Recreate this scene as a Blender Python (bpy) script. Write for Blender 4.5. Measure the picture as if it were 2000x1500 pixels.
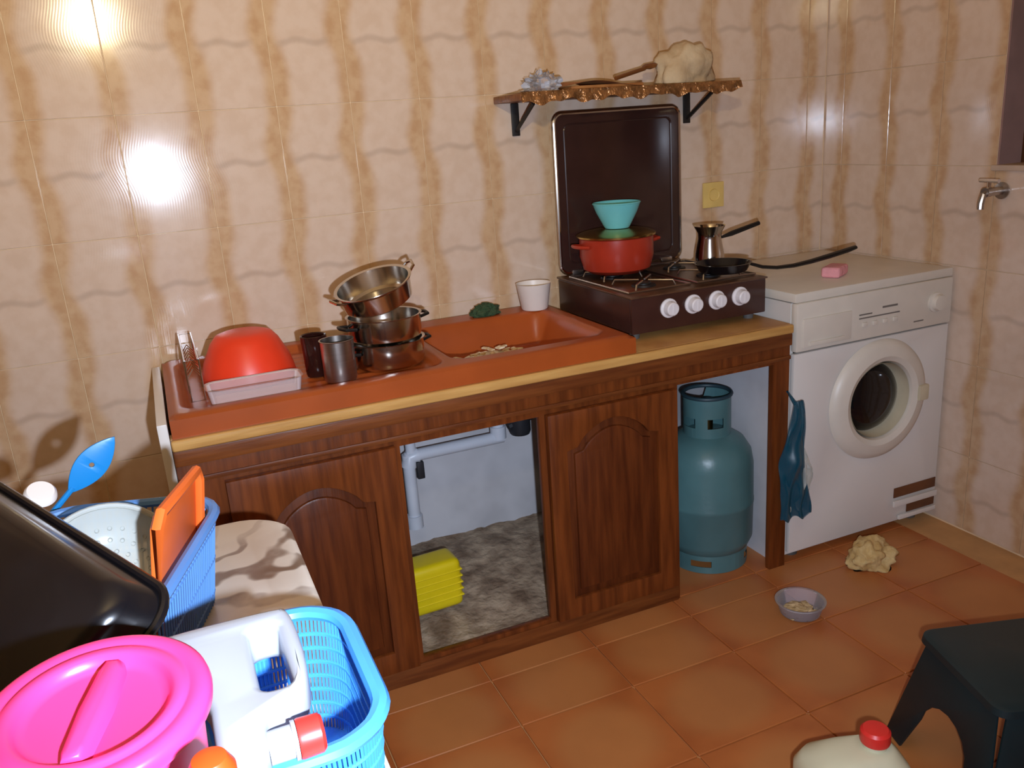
import bpy, bmesh, math, random
from mathutils import Vector, Matrix, noise
PI = math.pi
sc = bpy.context.scene
for o in list(bpy.data.objects): bpy.data.objects.remove(o)
COL = sc.collection
random.seed(7)

# ------------------------------------------------------------------ camera, world, lights, exposure
cam_d = bpy.data.cameras.new('camera'); cam = bpy.data.objects.new('camera', cam_d); COL.objects.link(cam)
yaw, pitch, roll, CAMP = 0.3869, -0.2919, -0.0727, Vector((-1.6216, -2.4405, 1.3488))
fw = Vector((math.sin(yaw)*math.cos(pitch), math.cos(yaw)*math.cos(pitch), math.sin(pitch)))
r0 = Vector((math.cos(yaw), -math.sin(yaw), 0)); u0 = r0.cross(fw)
rt = r0*math.cos(roll) + u0*math.sin(roll); up = -r0*math.sin(roll) + u0*math.cos(roll)
cam.matrix_world = Matrix(((rt.x, up.x, -fw.x, CAMP.x), (rt.y, up.y, -fw.y, CAMP.y), (rt.z, up.z, -fw.z, CAMP.z), (0, 0, 0, 1)))
cam_d.sensor_width = 36; cam_d.lens = 1647.8/2000*36; cam_d.clip_start = 0.02
sc.camera = cam
sc.view_settings.view_transform = 'Standard'; sc.view_settings.look = 'None'
sc.view_settings.gamma = 1; sc.view_settings.use_curve_mapping = False
sc.view_settings.exposure = 0.0
w = bpy.data.worlds.new('world'); sc.world = w; w.use_nodes = True
w.node_tree.nodes['Background'].inputs[0].default_value = (0.9, 0.75, 0.6, 1); w.node_tree.nodes['Background'].inputs[1].default_value = 0.02

def light(name, typ, loc, energy, col, **kw):
    l = bpy.data.lights.new(name, typ); l.energy = energy; l.color = col
    for k, v in kw.items(): setattr(l, k, v)
    o = bpy.data.objects.new(name, l); COL.objects.link(o); o.location = loc
    return o
# bare bulb hanging just behind the photographer
bl = light('ceiling_bulb', 'SPOT', (-1.715, -2.60, 2.025), 108, (1.0, 0.83, 0.50), shadow_soft_size=0.05, spot_size=math.radians(142), spot_blend=1.0)
bl.rotation_euler = Vector((0.12, 1, 0.55)).to_track_quat('-Z', 'Y').to_euler()
# camera flash, beside the lens
fl = light('camera_flash', 'SPOT', CAMP + Vector((0.075, 0.02, -0.09)), 122, (0.78, 0.90, 1.12), shadow_soft_size=0.012, spot_size=math.radians(120), spot_blend=1.0)
fl.rotation_euler = Vector((0.33, 1, -0.22)).to_track_quat('-Z', 'Y').to_euler()

# ------------------------------------------------------------------ materials
def lin(c):
    return tuple((v/12.92 if v <= 0.04045 else ((v+0.055)/1.055)**2.4) for v in [x/255 for x in c])
def mat(name, c, rough=0.5, metal=0.0, var=0.08, scale=12, bump=0.0, bscale=60, stretch=(1, 1, 1), c2=None, coat=0, spec=0.5, trans=0, alpha=None, detail=3):
    m = bpy.data.materials.new(name); m.use_nodes = True
    nt = m.node_tree; b = nt.nodes['Principled BSDF']
    tc = nt.nodes.new('ShaderNodeTexCoord'); mp = nt.nodes.new('ShaderNodeMapping'); mp.inputs['Scale'].default_value = stretch
    nt.links.new(tc.outputs['Object'], mp.inputs[0])
    n = nt.nodes.new('ShaderNodeTexNoise'); n.inputs['Scale'].default_value = scale; n.inputs['Detail'].default_value = detail
    nt.links.new(mp.outputs[0], n.inputs['Vector'])
    cr = nt.nodes.new('ShaderNodeValToRGB')
    a = lin(c); e = lin(c2) if c2 else tuple(min(1, x*(1+var)) for x in a); a0 = a if c2 else tuple(x*(1-var) for x in a)
    cr.color_ramp.elements[0].color = (*a0, 1); cr.color_ramp.elements[1].color = (*e, 1)
    cr.color_ramp.elements[0].position = 0.35; cr.color_ramp.elements[1].position = 0.65
    nt.links.new(n.outputs['Fac'], cr.inputs[0]); nt.links.new(cr.outputs[0], b.inputs['Base Color'])
    b.inputs['Roughness'].default_value = rough; b.inputs['Metallic'].default_value = metal
    b.inputs['Specular IOR Level'].default_value = spec; b.inputs['Coat Weight'].default_value = coat
    b.inputs['Transmission Weight'].default_value = trans
    if alpha is not None: b.inputs['Alpha'].default_value = alpha
    if bump:
        n2 = nt.nodes.new('ShaderNodeTexNoise'); n2.inputs['Scale'].default_value = bscale
        nt.links.new(mp.outputs[0], n2.inputs['Vector'])
        bp = nt.nodes.new('ShaderNodeBump'); bp.inputs['Strength'].default_value = bump; bp.inputs['Distance'].default_value = 0.01
        nt.links.new(n2.outputs['Fac'], bp.inputs['Height']); nt.links.new(bp.outputs[0], b.inputs['Normal'])
    return m

def math_node(nt, op, a, b=None, c=None):
    n = nt.nodes.new('ShaderNodeMath'); n.operation = op
    for i, v in enumerate((a, b, c)):
        if v is None: continue
        if isinstance(v, (int, float)): n.inputs[i].default_value = v
        else: nt.links.new(v, n.inputs[i])
    return n.outputs[0]
def smooth(nt, v, a, b):
    n = nt.nodes.new('ShaderNodeMapRange'); n.interpolation_type = 'SMOOTHSTEP'
    nt.links.new(v, n.inputs['Value']); n.inputs['From Min'].default_value = a; n.inputs['From Max'].default_value = b
    return n.outputs[0]
def mixc(nt, f, a, b):
    n = nt.nodes.new('ShaderNodeMix'); n.data_type = 'RGBA'; nt.links.new(f, n.inputs[0])
    for i, v in ((6, a), (7, b)):
        if isinstance(v, tuple): n.inputs[i].default_value = (*v, 1)
        else: nt.links.new(v, n.inputs[i])
    return n.outputs[2]

def tile_mat():
    m = bpy.data.materials.new('glazed_wall_tile'); m.use_nodes = True; nt = m.node_tree; b = nt.nodes['Principled BSDF']
    tc = nt.nodes.new('ShaderNodeTexCoord'); sp = nt.nodes.new('ShaderNodeSeparateXYZ'); nt.links.new(tc.outputs['Object'], sp.inputs[0])
    oi = nt.nodes.new('ShaderNodeObjectInfo')
    x, z = sp.outputs['X'], sp.outputs['Z']
    # wavy bands beside the upright edges
    wob = math_node(nt, 'MULTIPLY', math_node(nt, 'SINE', math_node(nt, 'ADD', math_node(nt, 'MULTIPLY', z, 2*PI/0.3), 0.6)), 0.011)
    wob2 = math_node(nt, 'MULTIPLY', math_node(nt, 'SINE', math_node(nt, 'MULTIPLY', z, 2*PI/0.15)), 0.004)
    xs = math_node(nt, 'ADD', math_node(nt, 'ADD', x, wob), wob2)
    ax = math_node(nt, 'ABSOLUTE', xs)
    band = smooth(nt, ax, 0.050, 0.084)
    inner = smooth(nt, ax, 0.088, 0.104)
    # clouding inside the band
    n = nt.nodes.new('ShaderNodeTexNoise'); n.inputs['Scale'].default_value = 28; n.inputs['Detail'].default_value = 4; n.noise_dimensions = '4D'
    nt.links.new(tc.outputs['Object'], n.inputs['Vector']); nt.links.new(math_node(nt, 'MULTIPLY', oi.outputs['Random'], 9.0), n.inputs['W'])
    cloud = smooth(nt, n.outputs['Fac'], 0.35, 0.68)
    bandcol = mixc(nt, cloud, lin((207, 172, 132)), lin((192, 151, 109)))
    pale = mixc(nt, cloud, lin((220, 196, 175)), lin((214, 188, 165)))
    c = mixc(nt, math_node(nt, 'MULTIPLY', band, 0.9), pale, bandcol)
    c = mixc(nt, math_node(nt, 'MULTIPLY', inner, 0.35), c, lin((206, 172, 134)))
    # grey wavy line across the panel
    zz = math_node(nt, 'ADD', z, math_node(nt, 'MULTIPLY', math_node(nt, 'SINE', math_node(nt, 'MULTIPLY', x, 62.0)), 0.005))
    ln = smooth(nt, math_node(nt, 'ABSOLUTE', math_node(nt, 'SUBTRACT', zz, 0.012)), 0.014, 0.001)
    lf = math_node(nt, 'MULTIPLY', math_node(nt, 'MULTIPLY', ln, math_node(nt, 'SUBTRACT', 1.0, band)), 0.30)
    c = mixc(nt, lf, c, lin((150, 126, 108)))
    nt.links.new(c, b.inputs['Base Color'])
    b.inputs['Roughness'].default_value = 0.11; b.inputs['Specular IOR Level'].default_value = 0.6
    # fine upright ribs + a slight waviness in the glaze
    rib = math_node(nt, 'MULTIPLY', math_node(nt, 'SINE', math_node(nt, 'MULTIPLY', xs, 2*PI/0.0065)), 0.008)
    n2 = nt.nodes.new('ShaderNodeTexNoise'); n2.inputs['Scale'].default_value = 9; nt.links.new(tc.outputs['Object'], n2.inputs['Vector'])
    hgt = math_node(nt, 'ADD', rib, math_node(nt, 'MULTIPLY', n2.outputs['Fac'], 0.16))
    bp = nt.nodes.new('ShaderNodeBump'); bp.inputs['Strength'].default_value = 0.10; bp.inputs['Distance'].default_value = 0.01
    nt.links.new(hgt, bp.inputs['Height']); nt.links.new(bp.outputs[0], b.inputs['Normal'])
    return m

def floor_mat():
    m = bpy.data.materials.new('terracotta_floor_tile'); m.use_nodes = True; nt = m.node_tree; b = nt.nodes['Principled BSDF']
    tc = nt.nodes.new('ShaderNodeTexCoord'); oi = nt.nodes.new('ShaderNodeObjectInfo')
    n = nt.nodes.new('ShaderNodeTexNoise'); n.inputs['Scale'].default_value = 6; n.inputs['Detail'].default_value = 5; n.noise_dimensions = '4D'
    nt.links.new(tc.outputs['Object'], n.inputs['Vector']); nt.links.new(math_node(nt, 'MULTIPLY', oi.outputs['Random'], 13.0), n.inputs['W'])
    cl = smooth(nt, n.outputs['Fac'], 0.36, 0.64)
    ln = nt.nodes.new('ShaderNodeVectorMath'); ln.operation = 'LENGTH'; nt.links.new(tc.outputs['Object'], ln.inputs[0])
    ring = smooth(nt, math_node(nt, 'ADD', ln.outputs['Value'], math_node(nt, 'MULTIPLY', n.outputs['Fac'], 0.08)), 0.20, 0.12)
    c = mixc(nt, cl, lin((168, 92, 44)), lin((186, 108, 54)))
    c = mixc(nt, math_node(nt, 'MULTIPLY', ring, 0.55), c, lin((190, 130, 74)))
    nt.links.new(c, b.inputs['Base Color']); b.inputs['Roughness'].default_value = 0.42
    return m

def wood_mat(name, c1, c2, rough=0.4, axis='Z'):
    st = {'Z': (14, 14, 1.2), 'X': (1.2, 14, 14)}[axis]
    return mat(name, c1, rough, c2=c2, scale=4, stretch=st, bump=0.08, bscale=8, detail=6, spec=0.3)

def marble_mat():
    m = mat('marbled_vinyl', (226, 216, 200), 0.35); nt = m.node_tree; b = nt.nodes['Principled BSDF']
    tc = nt.nodes.new('ShaderNodeTexCoord')
    n = nt.nodes.new('ShaderNodeTexNoise'); n.inputs['Scale'].default_value = 5; n.inputs['Detail'].default_value = 5; nt.links.new(tc.outputs['Object'], n.inputs['Vector'])
    wv = nt.nodes.new('ShaderNodeTexWave'); wv.inputs['Scale'].default_value = 3.4; wv.inputs['Distortion'].default_value = 14; wv.inputs['Detail'].default_value = 3; wv.inputs['Detail Scale'].default_value = 1.6
    mp = nt.nodes.new('ShaderNodeMapping'); mp.inputs['Rotation'].default_value = (0, 0, 1.1); nt.links.new(tc.outputs['Object'], mp.inputs[0]); nt.links.new(mp.outputs[0], wv.inputs['Vector'])
    v = smooth(nt, wv.outputs['Fac'], 0.36, 0.05)
    gate = smooth(nt, n.outputs['Fac'], 0.42, 0.58)
    c = mixc(nt, gate, lin((244, 238, 226)), lin((234, 225, 212)))
    c = mixc(nt, math_node(nt, 'MULTIPLY', v, math_node(nt, 'ADD', math_node(nt, 'MULTIPLY', gate, 0.7), 0.25)), c, lin((118, 92, 72)))
    nt.links.new(c, b.inputs['Base Color'])
    return m

def clear_mat(name, tint, opac=0.18, rough=0.06):
    m = bpy.data.materials.new(name); m.use_nodes = True; nt = m.node_tree; nt.nodes.clear()
    out = nt.nodes.new('ShaderNodeOutputMaterial'); tr = nt.nodes.new('ShaderNodeBsdfTransparent'); pr = nt.nodes.new('ShaderNodeBsdfPrincipled')
    pr.inputs['Roughness'].default_value = rough
    tc = nt.nodes.new('ShaderNodeTexCoord'); n = nt.nodes.new('ShaderNodeTexNoise'); n.inputs['Scale'].default_value = 30; nt.links.new(tc.outputs['Object'], n.inputs['Vector'])
    nt.links.new(mixc(nt, n.outputs['Fac'], lin(tint), tuple(x*0.9 for x in lin(tint))), pr.inputs['Base Color'])
    fr = nt.nodes.new('ShaderNodeFresnel'); fr.inputs[0].default_value = 1.45
    f = math_node(nt, 'MINIMUM', math_node(nt, 'ADD', fr.outputs[0], opac), 1.0)
    mx = nt.nodes.new('ShaderNodeMixShader'); nt.links.new(f, mx.inputs[0]); nt.links.new(tr.outputs[0], mx.inputs[1]); nt.links.new(pr.outputs[0], mx.inputs[2])
    nt.links.new(mx.outputs[0], out.inputs[0])
    return m

M = dict(
    tile=tile_mat(), ftile=floor_mat(), marble=marble_mat(),
    grout=mat('tile_grout', (232, 204, 164), 0.8), fgrout=mat('floor_grout', (196, 146, 92), 0.8),
    plaster=mat('plaster', (196, 172, 150), 0.8), ceil=mat('ceiling_paint', (225, 210, 190), 0.9),
    white_board=mat('white_back_board', (214, 212, 214), 0.7, var=0.1, scale=5, c2=(190, 188, 190)),
    screed=mat('bare_screed', (120, 98, 78), 0.95, c2=(186, 164, 138), scale=14, bump=1.0, bscale=40, detail=8),
    wood=wood_mat('stained_cabinet_wood', (92, 44, 16), (122, 62, 24), 0.42), woodx=wood_mat('stained_rail_wood', (96, 48, 20), (126, 70, 31), 0.42, 'X'),
    panelw=wood_mat('stained_panel_wood', (78, 35, 14), (104, 51, 21), 0.38),
    trim=wood_mat('golden_edge_wood', (188, 138, 74), (212, 164, 94), 0.45, 'X'), counter=mat('counter_top', (190, 140, 78), 0.5, c2=(170, 118, 62)),
    sink=mat('terracotta_resin', (166, 78, 30), 0.34, var=0.07, scale=8),
    steel=mat('polished_steel', (205, 198, 188), 0.16, 1.0, var=0.05), steel_dull=mat('brushed_steel', (180, 172, 165), 0.3, 1.0, var=0.06, stretch=(1, 1, 20)),
    chrome=mat('chrome', (220, 220, 225), 0.1, 1.0, var=0.02), brass=mat('gold_rim', (210, 180, 110), 0.25, 1.0),
    iron=mat('black_iron', (26, 22, 20), 0.5), black=mat('black_enamel', (16, 15, 18), 0.22, var=0.2), blackp=mat('black_handle', (18, 17, 17), 0.4),
    brown=mat('dark_brown_enamel', (62, 36, 30), 0.25, var=0.1), lidbrown=mat('dark_brown_glass', (52, 32, 28), 0.16, var=0.1), stovetop=mat('brown_hob_plate', (86, 58, 40), 0.28, var=0.25, scale=20),
    knob=mat('white_knob', (232, 226, 226), 0.35, var=0.03),
    redpot=mat('red_enamel', (168, 50, 30), 0.3, var=0.08), redbowl=mat('red_plastic', (236, 62, 30), 0.38, var=0.05),
    teal=mat('teal_bowl_plastic', (110, 196, 200), 0.4, var=0.05), cup=mat('white_cup', (235, 225, 215), 0.4, var=0.03), mug=mat('dark_brown_glass_mug', (44, 20, 16), 0.1, var=0.2),
    green=mat('green_scourer', (38, 70, 42), 0.9, c2=(64, 82, 52), scale=60, bump=0.8, bscale=160),
    appl=mat('appliance_white', (226, 220, 212), 0.35, var=0.03, scale=3), applp=mat('appliance_plastic', (222, 213, 198), 0.4, var=0.03), funnel=mat('ivory_plastic', (206, 194, 164), 0.4), rubber=mat('grey_rubber', (90, 88, 84), 0.6),
    dglass=mat('dark_door_glass', (20, 20, 22), 0.06, var=0.2), kick=mat('brown_kick_opening', (104, 62, 32), 0.7, var=0.2), ink=mat('panel_print', (120, 112, 104), 0.6),
    gas=mat('teal_gas_bottle_paint', (80, 118, 120), 0.36, var=0.12, scale=6, bump=0.1, bscale=30), gasd=mat('dark_valve_collar', (40, 62, 70), 0.5), valve=mat('brass_valve', (150, 120, 70), 0.35, 1.0),
    bag=clear_mat('teal_bag_film', (14, 78, 98), 0.66, 0.3), bagw=clear_mat('milky_bag_film', (206, 206, 196), 0.45, 0.3),
    yellow=mat('yellow_plastic', (232, 208, 18), 0.4, var=0.05), pvc=mat('white_pvc', (214, 218, 226), 0.35, var=0.03), trap=mat('dark_trap', (40, 40, 44), 0.5),
    rag=mat('beige_rag', (196, 160, 98), 0.95, c2=(226, 198, 140), scale=18, bump=0.6, bscale=60), beige=mat('beige_leftovers', (190, 160, 110), 0.9, c2=(214, 186, 140), scale=40, bump=1),
    clear=clear_mat('clear_plastic', (232, 232, 240), 0.16), clearpink=clear_mat('clear_tray_plastic', (226, 208, 206), 0.3), milky=clear_mat('milky_colander_plastic', (220, 224, 216), 0.5, 0.2),
    blue=mat('sky_blue_plastic', (92, 142, 204), 0.38, var=0.05), bluel=mat('light_blue_plastic', (72, 152, 228), 0.36, var=0.05), blued=mat('deep_blue_plastic', (24, 128, 196), 0.35, var=0.06),
    orange=mat('orange_plastic', (232, 106, 40), 0.4, var=0.06), pink=mat('hot_pink_plastic', (236, 58, 122), 0.3, var=0.03), pinkd=mat('pink_tub_plastic', (228, 54, 130), 0.35), jug=mat('white_jug_plastic', (168, 172, 179), 0.35, var=0.02), redcap=mat('red_cap_plastic', (214, 46, 40), 0.35), oraf=mat('orange_cap', (206, 66, 18), 0.4),
    stool=mat('dark_green_stool_plastic', (17, 38, 42), 0.45, var=0.08), jugy=mat('yellowed_jug_plastic', (206, 200, 168), 0.45, var=0.03),
    pinksoap=mat('pink_sponge', (236, 160, 164), 0.8, bump=0.4), socket=mat('ivory_socket', (222, 190, 112), 0.45), shelf=wood_mat('brown_shelf_wood', (104, 58, 26), (136, 84, 40), 0.4, 'X'),
    foil=mat('gold_foil', (150, 104, 62), 0.3, 0.5, var=0.4, scale=40, bump=1.0, bscale=70), cloth=mat('pale_cloth', (206, 182, 146), 0.95, c2=(186, 158, 120), scale=14, bump=0.4, bscale=40), bread=mat('brown_cardboard', (176, 116, 58), 0.8, c2=(150, 92, 42), scale=16),
    winwood=wood_mat('window_frame_wood', (74, 42, 22), (96, 56, 30), 0.5), night=mat('night_glass', (26, 20, 18), 0.08, var=0.1), reveal=mat('window_reveal_plaster', (150, 118, 110), 0.8), speck=mat('speckled_edge', (170, 150, 150), 0.5, c2=(226, 220, 220), scale=60), debris=mat('food_scraps', (206, 170, 120), 0.9, c2=(236, 220, 190), scale=70),
)

# ------------------------------------------------------------------ mesh helpers
class B:
    def __init__(s): s.bm = bmesh.new()
    def add(s, t, mx=None):
        if mx is not None: t.transform(mx)
        me = bpy.data.meshes.new('tmp'); t.to_mesh(me); t.free(); s.bm.from_mesh(me); bpy.data.meshes.remove(me); return s
    def box(s, x0, x1, y0, y1, z0, z1, bev=0.0, seg=2, mx=None, top=None):
        t = bmesh.new(); bmesh.ops.create_cube(t, size=1)
        for v in t.verts:
            v.co = Vector(((x0+x1)/2+v.co.x*(x1-x0), (y0+y1)/2+v.co.y*(y1-y0), (z0+z1)/2+v.co.z*(z1-z0)))
            if top and v.co.z > (z0+z1)/2: v.co.x = (x0+x1)/2+(v.co.x-(x0+x1)/2)*top; v.co.y = (y0+y1)/2+(v.co.y-(y0+y1)/2)*top
        if bev: bmesh.ops.bevel(t, geom=t.edges[:], offset=bev, segments=seg, affect='EDGES', profile=0.6)
        return s.add(t, mx)
    def lathe(s, prof, n=32, mx=None, squash=None):
        t = bmesh.new(); rings = []
        for r, z in prof:
            if r < 1e-6: rings.append([t.verts.new((0, 0, z))])
            else: rings.append([t.verts.new((r*math.cos(2*PI*i/n), r*math.sin(2*PI*i/n)*(squash or 1), z)) for i in range(n)])
        for a, b in zip(rings, rings[1:]):
            for i in range(n):
                j = (i+1) % n
                if len(a) == 1 and len(b) == 1: continue
                if len(a) == 1: t.faces.new((a[0], b[j], b[i]))
                elif len(b) == 1: t.faces.new((a[i], a[j], b[0]))
                else: t.faces.new((a[i], a[j], b[j], b[i]))
        bmesh.ops.recalc_face_normals(t, faces=t.faces[:])
        return s.add(t, mx)
    def tube(s, pts, r, n=8, closed=False, mx=None, flat=1.0):
        pts = [Vector(p) for p in pts]; t = bmesh.new(); rings = []; N = len(pts)
        rr = r if isinstance(r, (list, tuple)) else [r]*N
        ref = None
        for i, p in enumerate(pts):
            d = (pts[(i+1) % N]-pts[i-1]) if closed else (pts[min(i+1, N-1)]-pts[max(i-1, 0)])
            d.normalize()
            if ref is None: ref = Vector((0, 0, 1)) if abs(d.z) < 0.9 else Vector((1, 0, 0))
            a = d.cross(ref).normalized(); b = a.cross(d).normalized(); ref = b
            rings.append([t.verts.new(p+a*rr[i]*math.cos(2*PI*k/n)+b*rr[i]*flat*math.sin(2*PI*k/n)) for k in range(n)])
        for i in range(N if closed else N-1):
            a, b = rings[i], rings[(i+1) % N]
            for k in range(n): t.faces.new((a[k], a[(k+1) % n], b[(k+1) % n], b[k]))
        if not closed: t.faces.new(rings[0][::-1]); t.faces.new(rings[-1])
        bmesh.ops.recalc_face_normals(t, faces=t.faces[:])
        return s.add(t, mx)
    def loft(s, loops, cap0=True, cap1=True, mx=None):
        t = bmesh.new(); L = [[t.verts.new(p) for p in lp] for lp in loops]; n = len(L[0])
        for a, b in zip(L, L[1:]):
            for i in range(n): t.faces.new((a[i], a[(i+1) % n], b[(i+1) % n], b[i]))
        if cap0: t.faces.new(L[0][::-1])
        if cap1: t.faces.new(L[-1])
        bmesh.ops.recalc_face_normals(t, faces=t.faces[:])
        return s.add(t, mx)
    def grid(s, f, nu, nv, mx=None, closed=False):
        t = bmesh.new(); V = [[t.verts.new(f(u/nu, v/nv)) for v in range(nv+1)] for u in range(nu+1)]
        for u in range(nu):
            for v in range(nv): t.faces.new((V[u][v], V[u+1][v], V[u+1][v+1], V[u][v+1]))
        return s.add(t, mx)
    def curve(s, outer, holes, depth, bev, mx=None):
        cd = bpy.data.curves.new('c', 'CURVE'); cd.dimensions = '2D'; cd.fill_mode = 'BOTH'
        cd.extrude = max(depth/2-bev, 0.0001); cd.bevel_depth = bev; cd.bevel_resolution = 1; cd.offset = -bev
        for lp in [outer]+holes:
            sp = cd.splines.new('POLY'); sp.points.add(len(lp)-1); sp.use_cyclic_u = True
            for p, q in zip(sp.points, lp): p.co = (q[0], q[1], 0, 1)
        o = bpy.data.objects.new('c', cd); COL.objects.link(o)
        dg = bpy.context.evaluated_depsgraph_get(); me = bpy.data.meshes.new_from_object(o.evaluated_get(dg))
        if mx is not None: me.transform(mx)
        s.bm.from_mesh(me); bpy.data.objects.remove(o); bpy.data.curves.remove(cd); bpy.data.meshes.remove(me)
        return s
    def mesh(s, name, ang=35, weld=True):
        if weld: bmesh.ops.remove_doubles(s.bm, verts=s.bm.verts[:], dist=1e-5)
        me = bpy.data.meshes.new(name); s.bm.to_mesh(me); s.bm.free()
        for p in me.polygons: p.use_smooth = True
        me.set_sharp_from_angle(angle=math.radians(ang))
        return me
def obj(name, b, m, parent=None, loc=(0, 0, 0), rot=(0, 0, 0), ang=35):
    me = b.mesh(name, ang) if isinstance(b, B) else b
    if not len(me.materials): me.materials.append(M[m] if isinstance(m, str) else m)
    o = bpy.data.objects.new(name, me); COL.objects.link(o); o.location = loc; o.rotation_euler = rot
    if parent: o.parent = parent
    return o
def tag(o, label, cat, group=None, kind=None):
    o['label'] = label; o['category'] = cat
    if group: o['group'] = group
    if kind: o['kind'] = kind
    return o
def thing(name, label, cat, loc=(0, 0, 0), rot=(0, 0, 0), group=None):
    o = bpy.data.objects.new(name, None); COL.objects.link(o); o.location = loc; o.rotation_euler = rot; o.empty_display_size = 0.05
    return tag(o, label, cat, group)
def struct(o): o['kind'] = 'structure'; return o
def rrect(x0, x1, y0, y1, r, n=6):
    P = []
    for cx, cy, a in ((x1-r, y1-r, 0), (x0+r, y1-r, PI/2), (x0+r, y0+r, PI), (x1-r, y0+r, 3*PI/2)):
        for i in range(n+1): P.append((cx+r*math.cos(a+PI/2*i/n), cy+r*math.sin(a+PI/2*i/n)))
    return P
def rloop(w, d, r, z, n=6, cx=0, cy=0): return [Vector((x, y, z)) for x, y in rrect(cx-w/2, cx+w/2, cy-d/2, cy+d/2, r, n)]
XZ = Matrix.Rotation(PI/2, 4, 'X')            # draws (x, y) as (x, z), thickness along y
def T(x, y, z): return Matrix.Translation((x, y, z))
def RX(a): return Matrix.Rotation(a, 4, 'X')
def RY(a): return Matrix.Rotation(a, 4, 'Y')
def RZ(a): return Matrix.Rotation(a, 4, 'Z')
def ss(v, a, b):
    t = max(0, min(1, (v-a)/(b-a))); return t*t*(3-2*t)

# ------------------------------------------------------------------ room shell
XR, TW, TH, TX, TZ = 0.643, 0.2009, 0.30, -1.8532, 1.4519
XL, YF, ZC = -2.75, -3.3, 2.65
wb = struct(obj('wall_back', B().box(XL, XR+0.2, 0.0, 0.15, -0.05, ZC), 'grout'))
WY0, WY1, WZ0, WZ1 = -0.69, -1.49, 1.152, 2.052     # window opening in the right wall
wr = struct(obj('wall_right', B().box(XR, XR+0.2, WY0, 0.0, -0.05, ZC).box(XR, XR+0.2, YF, WY1, -0.05, ZC).box(XR, XR+0.2, WY1, WY0, -0.05, WZ0).box(XR, XR+0.2, WY1, WY0, WZ1, ZC), 'grout'))
struct(obj('wall_left', B().box(XL-0.15, XL, YF, 0.15, -0.05, ZC), 'plaster'))
struct(obj('wall_front', B().box(XL-0.15, XR+0.2, YF-0.15, YF, -0.05, ZC), 'plaster'))
struct(obj('ceiling', B().box(XL-0.15, XR+0.2, YF-0.15, 0.15, ZC, ZC+0.1), 'ceil'))
fl_o = struct(obj('floor', B().box(XL-0.15, XR+0.2, YF-0.15, 0.15, -0.15, -0.006), 'fgrout'))

TILE_T = 0.0035
def tile_mesh(name, x0, x1, z0, z1):
    me = B().box(x0, x1, -TILE_T, 0.0, z0, z1, 0.0009, 1).mesh(name); me.materials.append(M['tile']); return me
g = 0.0009
full = tile_mesh('tile', -TW/2+g, TW/2-g, -TH/2+g, TH/2-g); cache = {}
def clipped(x0, x1, z0, z1):
    k = tuple(round(v, 4) for v in (x0, x1, z0, z1))
    if k not in cache: cache[k] = tile_mesh('tile', x0, x1, z0, z1)
    return cache[k]
for k in range(-5, 13):
    for r in range(-4, 5):
        xa, xb = TX+k*TW, TX+(k+1)*TW; zb = TZ-r*TH; za = zb-TH
        if zb < 0.02 or xa > XR-0.02: continue
        if zb < 0.72 and xa > -1.66 and xb < 0.02: continue      # hidden behind the cabinets
        if zb < 0.6 and xa > 0 and xb < 0.6: continue
        cx, cz = (xa+xb)/2, (za+zb)/2
        x0, x1, z0, z1 = -TW/2+g, TW/2-g, -TH/2+g, TH/2-g
        x1 = min(x1, XR-0.008-cx); z0 = max(z0, 0.001-cz); z1 = min(z1, ZC-0.002-cz); x0 = max(x0, XL+0.002-cx)
        if x1-x0 < 0.01: continue
        me = full if (abs(x1-(TW/2-g)) < 1e-6 and abs(z0-(-TH/2+g)) < 1e-6 and abs(x0+TW/2-g) < 1e-6 and abs(z1-(TH/2-g)) < 1e-6) else clipped(x0, x1, z0, z1)
        obj('tile', me, 'tile', wb, (cx, 0, cz))
for k in range(-1, 8):
    for r in range(-4, 5):
        ya, yb = -0.09-k*0.2, -0.09-(k+1)*0.2+0.0; zb = TZ-r*TH; za = zb-TH
        cy, cz = (ya+yb)/2, (za+zb)/2
        if zb < 0.02 or (WY1-0.01 < cy < WY0+0.01 and WZ0 < cz < WZ1): continue
        if zb < 0.6 and cy > -0.55: continue
        z0 = max(-TH/2+g, 0.001-cz); z1 = min(TH/2-g, ZC-0.002-cz)
        # local x runs along -y after the turn
        x0 = max(-0.1+g, -(-0.0-cy)+0.0) if k == -1 else -0.1+g
        x1 = 0.1-g
        o = obj('tile', clipped(x0, x1, z0, z1), 'tile', wr, (XR, cy, cz), (0, 0, -PI/2))
# floor tiles, laid on a 30 cm grid with a narrow row by the cabinets
ys = [0.0, -0.275, -0.58, -0.68, -0.872, -1.148, -1.45, -1.75, -2.05, -2.35, -2.65, -2.95, -3.25]
xs_ = [-1.02+0.305*k for k in range(-6, 6)]
fc = {}
for ya, yb in zip(ys, ys[1:]):
    for xa, xb in zip(xs_, xs_[1:]):
        xb2 = min(xb, XR-0.01)
        if xb2-xa < 0.03 or (yb > -0.4 and xb < 0.0): continue
        if yb > -0.4 and xa > -0.0: continue
        k = (round(xb2-xa, 3), round(ya-yb, 3))
        if k not in fc:
            h = 0.0018
            me = B().box(-k[0]/2+h, k[0]/2-h, -k[1]/2+h, k[1]/2-h, -0.008, 0.0, 0.0015, 1).mesh('floor_tile'); me.materials.append(M['ftile']); fc[k] = me
        obj('floor_tile', fc[k], 'ftile', fl_o, ((xa+xb2)/2, (ya+yb)/2, 0.0))
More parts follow.
